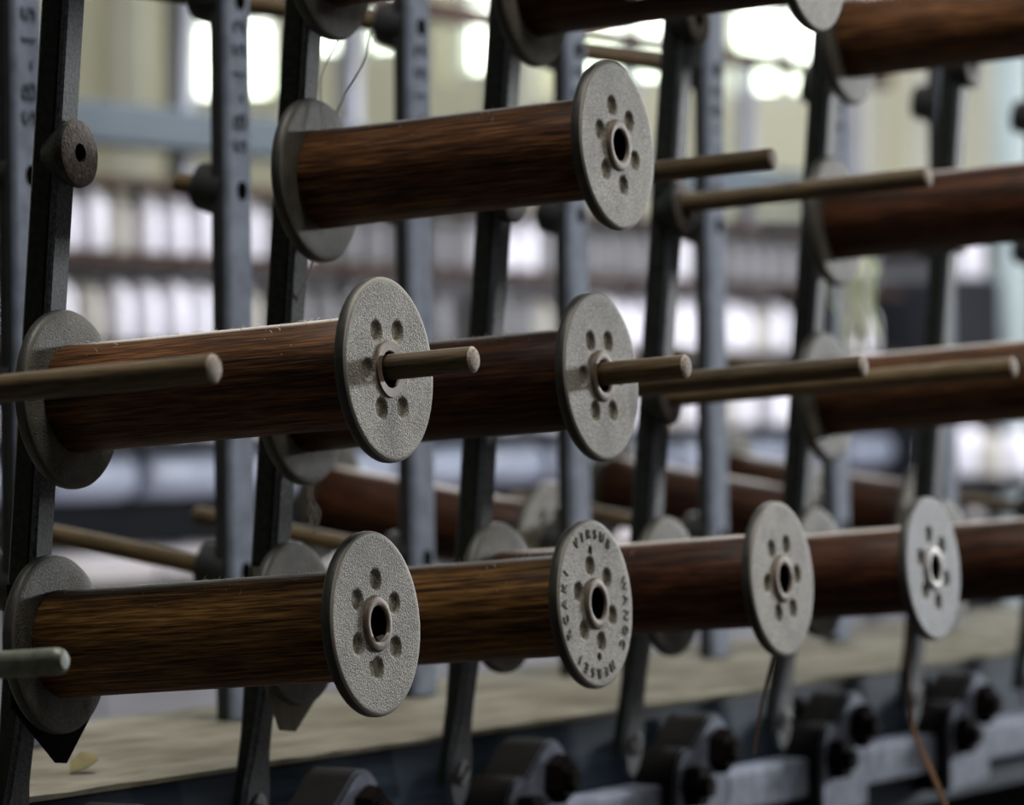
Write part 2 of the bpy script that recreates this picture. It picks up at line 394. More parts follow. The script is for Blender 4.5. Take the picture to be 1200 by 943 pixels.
def window(n, axis, pos, a0, a1, z0, z1, nc, nr, pane_m, depth=0.12, side=1):
    """frame, glazing bars and one backlit pane per light"""
    wn = struct(empty('window_%d' % n, (pos, (a0+a1)/2, z0) if axis == 'X' else ((a0+a1)/2, pos, z0)))
    hw, hz, t = (a1-a0)/2, z1-z0, 0.03
    def bx(name, u0, u1, v0, v1, d0, d1, m):
        d0, d1 = sorted((d0*side, d1*side))
        b = (d0, d1, u0, u1, v0, v1) if axis == 'X' else (u0, u1, d0, d1, v0, v1)
        return box(name, b, m, wn)
    fr = bx('window_frame', -hw, -hw+t, 0, hz, 0, depth, 'frame_white')
    bx('window_frame', hw-t, hw, 0, hz, 0, depth, 'frame_white')
    bx('window_frame', -hw+t, hw-t, 0, t, 0, depth, 'frame_white')
    bx('window_frame', -hw+t, hw-t, hz-t, hz, 0, depth, 'frame_white')
    for c in range(1, nc):
        u = -hw+2*hw*c/nc; bx('glazing_bar', u-0.014, u+0.014, t, hz-t, 0.02, 0.07, 'frame_white')
    for r in range(1, nr):
        v = hz*r/nr; bx('glazing_bar', -hw+t, hw-t, v-0.014, v+0.014, 0.025, 0.065, 'frame_white')
    for c in range(nc):
        for r in range(nr):
            u0, u1 = -hw+2*hw*c/nc+0.015, -hw+2*hw*(c+1)/nc-0.015
            v0, v1 = hz*r/nr+0.015, hz*(r+1)/nr-0.015
            bx('pane', max(u0, -hw+t), min(u1, hw-t), max(v0, t), min(v1, hz-t), 0.04, 0.048, pane_m)
    return wn
def ray_dir(px, py):
    right = fwd.cross(Vector((0, 0, 1))).normalized(); up = right.cross(fwd)
    return fwd+right*((px-600)/F_PX)-up*((py-471.5)/F_PX)
def on_plane(px, py, axis, val):
    v = ray_dir(px, py); s = (val-CAM[axis])/v[axis]; return CAM+v*s

far_holes = [(-4.46, -4.18, 1.82, 2.9), (-4.12, -3.78, 1.92, 2.9), (-3.70, -3.56, 1.86, 2.9), (-3.42, -3.06, 1.83, 2.9), (-3.00, -2.70, 1.79, 2.9), (1.45, 2.55, 1.55, 2.35)]
wall_with_holes('wall_back', 'Y', YF, 0.25, XL, XR, -0.12, ZC, far_holes, 'wall_cream', 'wall_lower', 1.50)
for i, h in enumerate(far_holes):
    window(i+1, 'Y', YF+0.05, h[0], h[1], h[2], h[3], 2 if h[1]-h[0] > 0.2 else 1, 5, 'pane_far', 0.12, 1)
right_holes = []
wall_with_holes('wall_right', 'X', XR, 0.25, YN, YF, -0.12, ZC, right_holes, 'wall_dark')
wall_with_holes('wall_left', 'X', XL-0.25, 0.25, YN, YF, -0.12, ZC, [], 'wall_cream', 'wall_lower', 1.45)
wall_with_holes('wall_front', 'Y', YN-0.25, 0.25, XL, XR, -0.12, ZC, [], 'wall_dark')
struct(box('ceiling', (XL, XR, YN, YF, ZC, ZC+0.15), 'ceiling_paint'))
# cream match-boarding on the back wall: pilaster strips between the windows
for i, x in enumerate((-5.06, -4.95, -4.84, -4.56, -3.48, -2.60, -2.45, -2.30)):
    t_ = struct(box('trim_%d' % (i+1), (x-0.045, x+0.045, YF-0.05, YF, 1.50, ZC), 'wall_board', None, 0.006))
struct(box('trim_9', (XL, XR, YF-0.08, YF, 1.46, 1.52), 'frame_bluegrey', None, 0.008))

# ------------------------------------------------------------------ creel constants
A = 0.0809                      # tilt of the pegs and lean of the near posts
S, H = 0.2687, 0.1348           # post pitch, row pitch
Z0 = 1.0
D = Vector((math.cos(A), 0, math.sin(A)))
UPV = Vector((math.sin(A), 0, math.cos(A)))    # along-row spacing direction seen in the picture
LEAN = Vector((math.sin(A), 0, math.cos(A)))
def hub(i, r, L=0.0): return Vector((0, S*i, Z0))+UPV*(H*r)+D*L
ROW = {0: 'bottom row', 1: 'second row', 2: 'third row', 3: 'top row'}

# ------------------------------------------------------------------ bobbin meshes
FR, FT, BR = 0.050, 0.0072, 0.0300
BL = 0.2075                      # outer back face to outer front face
def flange_mesh(name, dimples, holes=(), n=300):
    """disc along X; outer face at x=FT with pressed dimples, inner face at x=0, open centre for the bushing"""
    r_in = 0.0152
    rs = [r_in+(0.0462-r_in)*k/56 for k in range(57)]
    prof_edge = [(0.0476, FT-0.0001), (0.0488, FT-0.0003), (0.0496, FT-0.0010), (0.0499, FT-0.0020), (0.05, FT*0.5), (0.0498, 0.0016), (0.0491, 0.0005), (0.048, 0.0)]
    V, Fc = [], []
    prof = [(r, FT-0.0004) for r in rs]+prof_edge+[(0.040, 0.0), (r_in, 0.0)]
    k = len(prof)
    for j in range(n):
        t = 2*math.pi*j/n; c, s = math.cos(t), math.sin(t)
        for idx, (r, x) in enumerate(prof):
            if idx < 57:
                y, z = r*c, r*s
                for (dy, dz, dr, dep) in list(dimples)+list(holes):
                    q = math.hypot(y-dy, z-dz)/dr
                    if q < 1.25:
                        if q < 0.8: x -= dep
                        else: x -= dep*(1-(q-0.8)/0.45)**2 if q > 0.8 else 0
            V.append((x, r*c, r*s))
    for j in range(n):
        jn = (j+1) % n
        for i in range(k):
            i2 = (i+1) % k
            Fc.append((j*k+i, jn*k+i, jn*k+i2, j*k+i2))
    me = mesh_from(name, V, Fc, True)
    bm = bmesh.new(); bm.from_mesh(me)
    for e in bm.edges:
        if len(e.link_faces) == 2 and e.calc_face_angle(0) > math.radians(50): e.smooth = False
    # rim gets a darker colour, with the shade on it painted in
    for f_ in bm.faces:
        cc = f_.calc_center_median(); rr = math.hypot(cc.y, cc.z)
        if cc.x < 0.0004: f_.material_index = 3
        elif rr > 0.0486 and cc.x < FT-0.0009: f_.material_index = 1
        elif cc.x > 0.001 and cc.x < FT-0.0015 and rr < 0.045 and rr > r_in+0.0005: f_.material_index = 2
    bm.to_mesh(me); bm.free(); return me
DIM = [(0.0237*math.cos(math.pi/3*k), 0.0237*math.sin(math.pi/3*k), 0.0058, 0.0018) for k in range(6)]
fl_me = flange_mesh('flange', DIM)
fl_me.materials.append(MATS['flange_fibre']); fl_me.materials.append(MATS['flange_rim']); fl_me.materials.append(MATS['flange_hollow']); fl_me.materials.append(MATS['flange_inner_shaded'])
# the lettered flange also has two pin holes (y, z in its own plane)
DIM2 = [(0.0228*math.cos(math.pi/3*k), 0.0228*math.sin(math.pi/3*k), 0.0056, 0.0018) for k in range(6)]
fl2_me = flange_mesh('lettered_flange', DIM2, [(0.0315*math.cos(th_), 0.0315*math.sin(th_), 0.0023, 0.0045) for th_ in (math.radians(94-100), math.radians(270-100))], n=300)
fl2_me.materials.append(MATS['flange_fibre']); fl2_me.materials.append(MATS['flange_rim']); fl2_me.materials.append(MATS['flange_hollow']); fl2_me.materials.append(MATS['flange_inner_shaded'])
fl3_me = fl_me.copy(); fl3_me.name = 'pale_flange'; fl3_me.materials[0] = MATS['flange_fibre_hazy']
bore = 0.0083
bush_me = lathe('bushing', [(-0.004, bore), (0.0035, bore), (FT+0.0006, 0.0094), (FT+0.0015, 0.0100), (FT+0.0019, 0.0112), (FT+0.0018, 0.0130), (FT+0.0013, 0.0144), (FT-0.0002, 0.0154), (0.0, 0.0152), (-0.004, 0.0152), (-0.004, bore)], 64)
bush_flush_me = lathe('flush_bushing', [(-0.004, bore), (0.0035, bore), (FT-0.0004, 0.0096), (FT+0.0006, 0.0102), (FT+0.0008, 0.0150), (FT-0.0002, 0.0154), (0.0, 0.0152), (-0.004, 0.0152), (-0.004, bore)], 64)
for bme in (bush_me, bush_flush_me):
    bme.materials.append(MATS['bushing_brass']); bme.materials.append(MATS['bore_shade'])
    for pgn in bme.polygons:
        if math.hypot(pgn.center.y, pgn.center.z) < 0.0092: pgn.material_index = 1
bush_grey_me = bush_me.copy(); bush_grey_me.name = 'grey_bushing'; bush_grey_me.materials[0] = MATS['bushing_grey']
x0, x1 = FT, BL-FT
barrel_me = lathe('barrel', [(x0, bore+0.003), (x0, BR-0.0004), (x0+0.0006, BR), (x0+0.05, BR-0.0002), (x1-0.05, BR-0.0002), (x1-0.0006, BR), (x1, BR-0.0004), (x1, bore+0.003), (x0, bore+0.003)], 96)
barrel_me.materials.append(MATS['barrel_wood'])
barrel_gold_me = barrel_me.copy(); barrel_gold_me.name = 'golden_barrel'; barrel_gold_me.materials[0] = MATS['barrel_wood_golden']
barrel_shaded_me = barrel_me.copy(); barrel_shaded_me.name = 'shaded_barrel'; barrel_shaded_me.materials[0] = MATS['barrel_wood_shaded']

def lint_mesh(seed, n):
    rnd = random.Random(seed); V, Fc = [], []
    for k in range(n):
        x = rnd.uniform(x0+0.004, x1-0.004); a = rnd.gauss(0, 0.35)
        p = Vector((x, (BR)*math.sin(a), BR*math.cos(a)))
        L = rnd.uniform(0.0012, 0.0042); d1 = Vector((rnd.uniform(-1, 1), rnd.uniform(-1, 1), rnd.uniform(0.15, 0.8))).normalized()
        d2 = (d1+Vector((rnd.uniform(-1, 1), rnd.uniform(-1, 1), rnd.uniform(-.8, .3)))).normalized()
        wd = 0.00013; side = d1.orthogonal().normalized()*wd
        b = len(V); q = p+d1*L*0.5; e = q+d2*L*0.5
        V += [p-side, p+side, q+side, q-side, e+side*.6, e-side*.6]
        Fc += [(b, b+1, b+2, b+3), (b+3, b+2, b+4, b+5)]
    me = bpy.data.meshes.new('lint'); me.from_pydata([tuple(v) for v in V], [], Fc); me.materials.append(MATS['lint']); return me
lint_mes = [lint_mesh(s, 130) for s in (1, 2, 3)]

def make_bobbin(roll, variant='std', lint=None, fo=0.0, dark=False):
    """fo = extra turn of the front flange against the back one (degrees)"""
    root = empty('bobbin', (0, 0, 0))
    obj('barrel', (barrel_me, barrel_shaded_me, barrel_gold_me)[int(dark)], None, root)
    fm = {'std': fl_me, 'flush': fl_me, 'lettered': fl2_me, 'pale': fl3_me}[variant]
    ff = obj('flange', fm, None, root, (BL-FT, 0, 0), (math.radians(fo), 0, 0))
    obj('bushing', {'std': bush_me, 'flush': bush_flush_me, 'lettered': bush_me, 'pale': bush_grey_me}[variant], None, ff)
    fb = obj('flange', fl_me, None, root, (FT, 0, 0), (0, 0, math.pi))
    obj('bushing', bush_flush_me, None, fb)
    if lint is not None:
        q = obj('lint', lint_mes[lint], None, root); q['kind'] = 'stuff'
        q.rotation_euler = (-math.radians(roll), 0, 0)
    return root, ff
PEG_R = 0.0070
SAG = bore-PEG_R-0.0001
def place_bobbin(root, i, r, slide, roll, dz=0.0):
    p = hub(i, r, 0.0023+slide)-UPV*SAG+Vector((0, 0, dz))
    root.location = p; root.rotation_euler = (math.radians(roll), -A, 0)

# (post, row, slide, roll, variant, lint, dz, label)
SPEC = [
    (0, 0, 0.0040, 0, 'std', 0, 0.0, 'foremost bottom-row brown wooden bobbin, dusty grey flange with torn chip in its hub hole'),
    (1, 0, 0.0040, 0, 'lettered', 1, -0.001, 'brown wooden bobbin in the bottom row whose flange carries stamped lettering around the edge'),
    (2, 0, 0.0065, 0, 'std', 2, 0.0030, 'third bottom-row bobbin from the left, smooth grey flange with a copper-coloured hub ring'),
    (3, 0, 0.0035, 0, 'pale', None, 0.0, 'bottom-row bobbin with pale bluish flange and whitish hub ring, rightmost full flange'),
    (4, 0, 0.0040, 10, 'std', None, 0.0, 'dark bobbin running off the right edge behind the pale bluish flange of the bottom row'),
    (5, 0, 0.0040, 30, 'std', None, 0.0, 'blurred bottom-row bobbin by the right edge, only its rear flange top showing'),
    (0, 1, 0.0010, 0, 'flush', 1, 0.0020, 'brown bobbin at centre left whose gritty flange has a wooden peg end sticking out, nearest'),
    (1, 1, -0.0030, 0, 'std', 2, -0.0010, 'second-row bobbin with a peg poking through its raised copper hub ring, right of the nearest'),
    (4, 1, 0.0, 20, 'std', None, 0.0, 'blurred brown second-row bobbin at the right edge behind two bare peg ends'),
    (1, 2, -0.0035, 0, 'std', 0, 0.0, 'upper brown bobbin hung high between the posts, dusty flange against the bright windows'),
    (4, 2, -0.004, 15, 'std', None, 0.0, 'dark blurred third-row bobbin at the right edge behind a bare peg'),
    (1, 3, -0.006, 15, 'std', None, 0.0, 'top-row bobbin cut by the upper edge, leftmost grey rear flange tip'),
    (2, 3, -0.004, 0, 'std', None, 0.0, 'dark top-row bobbin spanning the upper edge at centre, between two cropped flanges'),
    (4, 3, -0.004, 40, 'std', None, 0.004, 'reddish brown top-row bobbin cropped by the upper right corner'),
]
FO = {(0, 0): 85, (1, 0): 100, (2, 0): 5, (3, 0): 40, (0, 1): 0, (1, 1): 0, (1, 2): 100}
fronts = {}
for (i, r, sl, roll, var, li, dz, lab) in SPEC:
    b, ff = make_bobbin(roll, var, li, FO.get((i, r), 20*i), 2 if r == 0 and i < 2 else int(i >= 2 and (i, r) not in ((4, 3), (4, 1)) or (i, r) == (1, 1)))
    place_bobbin(b, i, r, sl, roll, dz)
    tag(b, lab, 'bobbin', 'bobbins on the near side of the creel'); fronts[(i, r)] = ff
# stamped lettering round the edge of the second bottom flange
let = []
ring = fronts[(1, 0)]
turn = math.radians(FO[(1, 0)])
def ring_text(s, mid_deg, step):
    n = len(s)
    for k, ch in enumerate(s):
        if ch == ' ': continue
        a = math.radians(mid_deg-(k-(n-1)/2)*step)     # angle from +Y towards +Z, seen from the front
        me = text_mesh('letter', ch, 0.0085, 0.0003)
        o = obj('letter', me, 'stamp', ring)
        pos = Vector((FT-0.0001, 0.0408*math.cos(a), 0.0408*math.sin(a)))
        outv = Vector((0, math.cos(a), math.sin(a))); nrm = Vector((1, 0, 0)); rgt = outv.cross(nrm)
        R = Matrix((rgt, outv, nrm)).transposed()
        M = Matrix.Rotation(-turn, 3, 'X')
        o.matrix_local = Matrix.Translation(M @ pos) @ (M @ R).to_4x4()
ring_text('VIRSUB', 88, 12.5)
ring_text('RCAKI', 178, 13)
ring_text('HERSEI', 262, 12.5)
ring_text('WANOC', -12, 13)
# paper scraps caught in the first bottom flange
f0 = fronts[(0, 0)]; t0 = math.radians(FO[(0, 0)]); M0 = Matrix.Rotation(-t0, 3, 'X')
def scrap(name, pts, thick, par, M):
    V = []; n = len(pts)
    for p in pts: V.append(M @ Vector(p))
    for p in pts: V.append(M @ (Vector(p)+Vector((thick, 0, 0.0002))))
    Fc = [tuple(range(n))[::-1], tuple(range(n, 2*n))]+[(k, (k+1) % n, n+(k+1) % n, n+k) for k in range(n)]
    return obj(name, mesh_from(name, V, Fc), 'paper', par)
scrap('torn_lip', [(FT+0.0020, -0.0062, -0.0070), (FT+0.0036, -0.0030, -0.0062), (FT+0.0040, 0.0, -0.0068), (FT+0.0036, 0.0045, -0.0050), (FT+0.0030, 0.0066, -0.0066), (FT+0.0020, 0.0030, -0.0096), (FT+0.002, -0.003, -0.0096)], 0.0006, f0, M0)
scrap('paper_chip', [(FT-0.001, -0.0075, -0.0195), (FT+0.0004, -0.0058, -0.0190), (FT+0.0006, -0.0030, -0.0272), (FT-0.0006, -0.0050, -0.0278)], 0.0006, f0, M0)

# ------------------------------------------------------------------ pegs
def peg_mesh(name, a0, a1, r=PEG_R):
    me = lathe(name, [(a0, 0.0), (a0, r), (a1-0.0012, r), (a1-0.0002, r-0.0010), (a1, r-0.0014), (a1, 0.0)], 32)
    me.materials.append(MATS['peg_wood']); me.materials.append(MATS['peg_end_wood'])
    for pgn in me.polygons:
        if abs(pgn.normal.x) > 0.5 and pgn.center.x > a1-0.002: pgn.material_index = 1
    return me
peg_long, peg_short = peg_mesh('wooden_peg', 0.0, 0.262), peg_mesh('short_wooden_peg', 0.0, 0.188)
PEGS = [
    (-1, 1, 0, 'bare wooden peg entering from the left edge across the nearest second-row bobbin', -0.0035),
    (0, 1, 0, 'wooden peg end poking out of the nearest gritty second-row flange', 0.002),
    (1, 1, 0, 'wooden peg end poking out of the raised copper hub ring in the second row', -0.001),
    (2, 1, 0, 'bare wooden peg right of the copper-hubbed second-row flange, nearer of two', 0.0),
    (3, 1, 0, 'bare wooden peg ending near the right edge, second of two behind one another', 0.0),
    (4, 1, 0, 'peg inside the blurred second-row bobbin at the right edge', 0.0),
    (-1, 0, 2, 'short metal rod with rounded end entering at lower left before the bottom bobbin', -0.005),
    (0, 0, 1, 'peg hidden in the bore of the foremost bottom-row bobbin', 0.0),
    (1, 0, 1, 'peg hidden in the bore of the bottom-row bobbin with lettered flange', 0.0),
    (2, 0, 1, 'peg hidden in the bore of the third bottom-row bobbin', 0.0),
    (3, 0, 1, 'peg hidden in the bore of the pale bluish bottom-row bobbin', 0.0),
    (4, 0, 1, 'peg hidden in the bottom-row bobbin running off the right edge', 0.0),
    (5, 0, 1, 'peg hidden in the last blurred bottom-row bobbin', 0.0),
    (1, 2, 1, 'peg hidden in the bore of the upper bobbin hung before the windows', 0.0),
    (2, 2, 1, 'bare wooden peg sticking out just right of the upper dusty flange', 0.0045),
    (3, 2, 1, 'bare wooden peg crossing before the dark third-row bobbin at right', 0.0035),
    (4, 2, 1, 'peg hidden in the dark third-row bobbin at the right edge', 0.0),
    (1, 3, 1, 'peg hidden in the leftmost top-row bobbin', 0.0),
    (2, 3, 1, 'peg hidden in the dark top-row bobbin at centre', 0.0),
    (4, 3, 1, 'peg hidden in the reddish top-row bobbin at the corner', 0.004),
]
rod_me = lathe('metal_rod', [(0, 0), (0, PEG_R-0.0002), (0.183, PEG_R-0.0002), (0.186, PEG_R-0.001), (0.1878, PEG_R-0.003), (0.188, 0)], 32)
rod_me.materials.append(MATS['rod_paint'])
for (i, r, k, lab, dz) in PEGS:
    o = obj('metal_rod' if k == 2 else 'wooden_peg', [peg_long, peg_short, rod_me][k], None, None, hub(i, r, 0.0)+Vector((0, 0, dz)), (0, -A, 0))
    if (r, k) == (1, 0) and i in (0, 1): pass
    tag(o, lab, 'rod' if k == 2 else 'peg', 'pegs of the near side')

# ------------------------------------------------------------------ near posts
PZ0 = -0.135     # tab end, measured along the lean below the bottom row
def post_meshes():
    # web (-Y side dark, deep in X) and front face strip coloured as lit; profile along the lean
    zs = [-0.138, -0.128, -0.112, -0.098, -0.080, -0.05, 0.0, 0.56]
    def loft(name, secs, m):
        V, Fc = [], []
        for (z, xa, xb, ya, yb, rr) in secs:
            pts = [(xb-rr, ya), (xb, ya+rr), (xb, yb-rr), (xb-rr, yb), (xa+rr, yb), (xa, yb-rr), (xa, ya+rr), (xa+rr, ya)]
            V += [(x, y, z) for x, y in pts]
        n = 8
        for k in range(len(secs)-1):
            for j in range(n): Fc.append((k*n+j, k*n+(j+1) % n, (k+1)*n+(j+1) % n, (k+1)*n+j))
        Fc.append(tuple(range(n))[::-1]); Fc.append(tuple((len(secs)-1)*n+j for j in range(n)))
        me = mesh_from(name, V, Fc); me.materials.append(MATS[m]); return me
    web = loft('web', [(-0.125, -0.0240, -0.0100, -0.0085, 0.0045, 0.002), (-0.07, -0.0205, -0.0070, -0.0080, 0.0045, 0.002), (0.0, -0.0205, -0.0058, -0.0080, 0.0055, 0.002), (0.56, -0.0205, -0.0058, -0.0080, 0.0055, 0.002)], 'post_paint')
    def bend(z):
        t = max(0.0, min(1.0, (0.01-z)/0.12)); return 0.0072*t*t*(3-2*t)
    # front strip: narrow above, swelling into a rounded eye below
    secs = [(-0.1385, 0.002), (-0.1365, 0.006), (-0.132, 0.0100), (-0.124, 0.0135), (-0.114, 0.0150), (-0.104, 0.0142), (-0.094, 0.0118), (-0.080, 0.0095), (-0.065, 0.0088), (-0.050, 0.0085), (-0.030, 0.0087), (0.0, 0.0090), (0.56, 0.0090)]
    face = loft('front_strip', [(z, -0.0060-bend(z), -0.0015-bend(z), -h, h, min(0.0012, h*0.4)) for z, h in secs], 'post_face_lit')
    boss = lathe('boss', [(-0.019, 0.0), (-0.019, 0.0100), (-0.007, 0.0172), (-0.002, 0.0192), (0.0006, 0.0187), (0.0012, 0.0176), (0.0012, PEG_R+0.0001), (-0.014, PEG_R+0.0001), (-0.014, 0.0)], 40)
    boss.materials.append(MATS['post_paint']); boss.materials.append(MATS['boss_rust'])
    for pgn in boss.polygons:
        if pgn.normal.x > 0.5: pgn.material_index = 1
    bolt = lathe('bolt', [(0.0, 0.0), (0.0, 0.0085), (0.0014, 0.0085), (0.0026, 0.0070), (0.0030, 0.0)], 24)
    bolt.materials.append(MATS['bolt_steel'])
    slot = boxes_mesh('slot', [(0.0026, 0.0034, -0.001, 0.001, -0.0068, 0.0068)]); slot.materials.append(MATS['bore_shade'])
    return web, face, boss, bolt, slot
web_me, face_me, boss_me, bolt_me, slot_me = post_meshes()
boss_open = boss_me.copy(); boss_open.name = 'open_boss'
for v in boss_open.vertices:
    rr = math.hypot(v.co.y, v.co.z)
    if 0.005 < rr < PEG_R+0.0005: v.co.y *= 0.0055/rr; v.co.z *= 0.0055/rr
POSTLAB = {-1: 'near creel post just outside the left edge holding the bare peg', 0: 'nearest dark iron post with an empty rusty boss, at the left edge',
           1: 'second dark iron post from the left, behind the upper bobbin rear flange', 2: 'third dark iron post, ending in a bolted eye below the lettered flange',
           3: 'fourth dark iron post, behind the lettered and copper-hubbed flanges', 4: 'fifth dark iron post, ending in an eye beneath the third bottom flange',
           5: 'sixth dark iron post, below the pale bluish flange', 6: 'last dark iron post, cropped at the lower right edge'}
for i in range(-1, 7):
    p = empty('creel_post', (0, S*i, Z0), (0, 0.070, 0))
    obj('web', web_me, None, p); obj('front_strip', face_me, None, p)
    for r in range(4):
        q = obj('boss', boss_open if (i, r) == (0, 2) else boss_me, None, p)
        # pegs tilt up against the lean: turn the boss onto the peg axis
        q.rotation_euler = (0, -0.070-A, 0)
        loc = p.matrix_basis.inverted() @ hub(i, r, 0.0)
        if (i, r) == (0, 2): loc = p.matrix_basis.inverted() @ (hub(i, r, 0.003)+Vector((0, 0, 0.003)))
        q.location = loc
    bl = obj('bolt', bolt_me, None, p, (-0.0092, 0, -0.115)); obj('slot', slot_me, None, bl, (0, 0, 0), (0.35+i, 0, 0))
    tag(p, POSTLAB[i], 'post', 'near posts of the creel')

# polygonal plates behind two bottom rear flanges
def plate(i, m, lab, pts):
    V = [(0, y, z) for y, z in pts]+[(0.0016, y, z) for y, z in pts]; n = len(pts)
    hole = 24
    bm = bmesh.new()
    out0 = [bm.verts.new((0, y, z)) for y, z in pts]
    inn0 = [bm.verts.new((0, 0.019*math.cos(2*math.pi*k/hole), 0.019*math.sin(2*math.pi*k/hole))) for k in range(hole)]
    e = [bm.edges.new((out0[k], out0[(k+1) % n])) for k in range(n)]+[bm.edges.new((inn0[k], inn0[(k+1) % hole])) for k in range(hole)]
    bmesh.ops.triangle_fill(bm, edges=e, use_beauty=True)
    r = bmesh.ops.extrude_face_region(bm, geom=bm.faces[:])
    for v in r['geom']:
        if isinstance(v, bmesh.types.BMVert): v.co.x += 0.0016
    bmesh.ops.recalc_face_normals(bm, faces=bm.faces)
    me = bpy.data.meshes.new('fibre_plate'); bm.to_mesh(me); bm.free()
    o = obj('fibre_plate', me, m, None, hub(i, 0, -0.0005), (0, -A, 0)); tag(o, lab, 'plate')
plate(0, 'plate_black', 'black pointed plate hanging under the nearest bottom rear flange', [(-0.030, 0.034), (-0.034, -0.034), (0.006, -0.0670), (0.016, -0.0680), (0.044, -0.044), (0.034, 0.030)])
plate(1, 'plate_fibre', 'olive grey pointed plate behind the lettered bobbin, above the dusty board', [(-0.030, 0.034), (-0.030, -0.030), (-0.012, -0.0660), (0.006, -0.0680), (0.047, -0.041), (0.044, 0.030)])

# ------------------------------------------------------------------ board, beam, rail, brackets
BZ = 0.909
def board_mesh():
    bm = bmesh.new()
    xs = [-0.325+0.283*k/14 for k in range(15)]; ys = [-1.2+4.6*k/160 for k in range(161)]
    rnd = random.Random(3)
    top = [[bm.verts.new((x, y, BZ+rnd.uniform(-0.0006, 0.0006)-(0.0008 if j in (0, 14) else 0))) for j, x in enumerate(xs)] for y in ys]
    for a in range(160):
        for j in range(14): bm.faces.new((top[a][j], top[a][j+1], top[a+1][j+1], top[a+1][j]))
    r = bmesh.ops.extrude_face_region(bm, geom=bm.faces[:])
    for v in r['geom']:
        if isinstance(v, bmesh.types.BMVert): v.co.z = BZ-0.004
    bmesh.ops.recalc_face_normals(bm, faces=bm.faces)
    me = bpy.data.meshes.new('base_board'); bm.to_mesh(me); bm.free(); return me
tag(obj('base_board', board_mesh(), 'board_wood'), 'long dusty bare wooden board running under the bottom row of bobbins', 'board')
beam = empty('creel_beam', (-0.06, 1.0, 0.0))
def bbox(name, b, m, bev=0.0):
    return obj(name, boxes_mesh(name, [(b[0]+0.06, b[1]+0.06, b[2]-1.0, b[3]-1.0, b[4], b[5])], bev), m, beam)
bbox('face_plate', (-0.070, -0.045, -1.2, 3.4, 0.79, BZ-0.005), 'beam_blue', 0.003)
bbox('back_plate', (-0.325, -0.30, -1.2, 3.4, 0.79, BZ-0.005), 'beam_blue', 0.003)
bbox('lower_rail', (-0.045, -0.016, -1.2, 3.4, 0.822, 0.853), 'bracket_paint', 0.004)
for y in (-1.15, 0.3, 1.8, 3.3):
    bbox('leg', (-0.30, -0.07, y-0.03, y+0.03, 0.0, 0.90), 'bar_dark', 0.006)
tag(beam, 'blue grey iron beam and rail under the dusty board carrying the posts', 'beam')

def bracket():
    root = empty('bearing_bracket', (0, 0, 0))
    # face outline (y, z) : low lobe on the left, high lobe on the right
    out = []
    def arc(cy, cz, r, a0, a1, n=9):
        for k in range(n): 
            a = math.radians(a0+(a1-a0)*k/(n-1)); out.append((cy+r*math.cos(a), cz+r*math.sin(a)))
    out.append((-0.046, -0.05)); 
    arc(-0.024, 0.000, 0.024, 180, 75)
    arc(0.021, 0.022, 0.024, 120, 0)
    out.append((0.046, -0.045)); 
    n = len(out); dpt = 0.034
    V = [(0, y, z) for y, z in out]+[(-0.004 if False else 0.0, y, z) for y, z in []]
    bm = bmesh.new()
    front = [bm.verts.new((0, y, z)) for y, z in out]
    f_ = bm.faces.new(front)
    r = bmesh.ops.extrude_face_region(bm, geom=[f_])
    for v in r['geom']:
        if isinstance(v, bmesh.types.BMVert): v.co.x -= dpt
    bmesh.ops.recalc_face_normals(bm, faces=bm.faces)
    be = [e for e in bm.edges if all(abs(v.co.x) < 1e-6 for v in e.verts)]
    bmesh.ops.bevel(bm, geom=be, offset=0.002, segments=2, affect='EDGES')
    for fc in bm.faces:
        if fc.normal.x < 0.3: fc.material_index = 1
    me = bpy.data.meshes.new('casting'); bm.to_mesh(me); bm.free()
    me.materials.append(MATS['bracket_paint']); me.materials.append(MATS['bracket_side_shaded'])
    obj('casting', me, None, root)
    nut = lathe('nut', [(0, 0), (0, 0.0165), (0.002, 0.0172), (0.010, 0.0165), (0.012, 0.014), (0.012, 0.0085), (0.018, 0.0080), (0.0185, 0.0)], 6, smooth=False)
    nut.materials.append(MATS['nut_rust'])
    obj('nut', nut, None, root, (0.0, -0.024, -0.004)); obj('nut', nut, None, root, (0.0, 0.022, 0.019), (0.4, 0, 0))
    obj('stud', boxes_mesh('stud', [(0.0, 0.010, -0.008, 0.008, -0.010, 0.010)], 0.002), 'nut_rust', root, (-0.018, 0.058, -0.014))
    return root
BRLAB = {0: 'first blue grey bracket casting from the left, mostly below the frame', 1: 'bracket casting with two rusty nuts under the foremost bottom flange, second from left',
         2: 'bracket casting with two rusty nuts below the lettered flange', 3: 'bracket casting with rusty nuts between the fourth and fifth post eyes',
         4: 'bracket casting left of the sixth post, below the pale bluish flange', 5: 'rightmost bracket casting with two dark nuts near the lower right corner', 6: 'bracket casting cropped outside the right edge'}
bk = None
for i in range(0, 6):
    if bk is None: o = bk = bracket()
    else: o = copy_tree(bk)
    o.location = (-0.004, S*i+0.090, 0.855); tag(o, BRLAB[i], 'bracket', 'bracket castings on the rail')

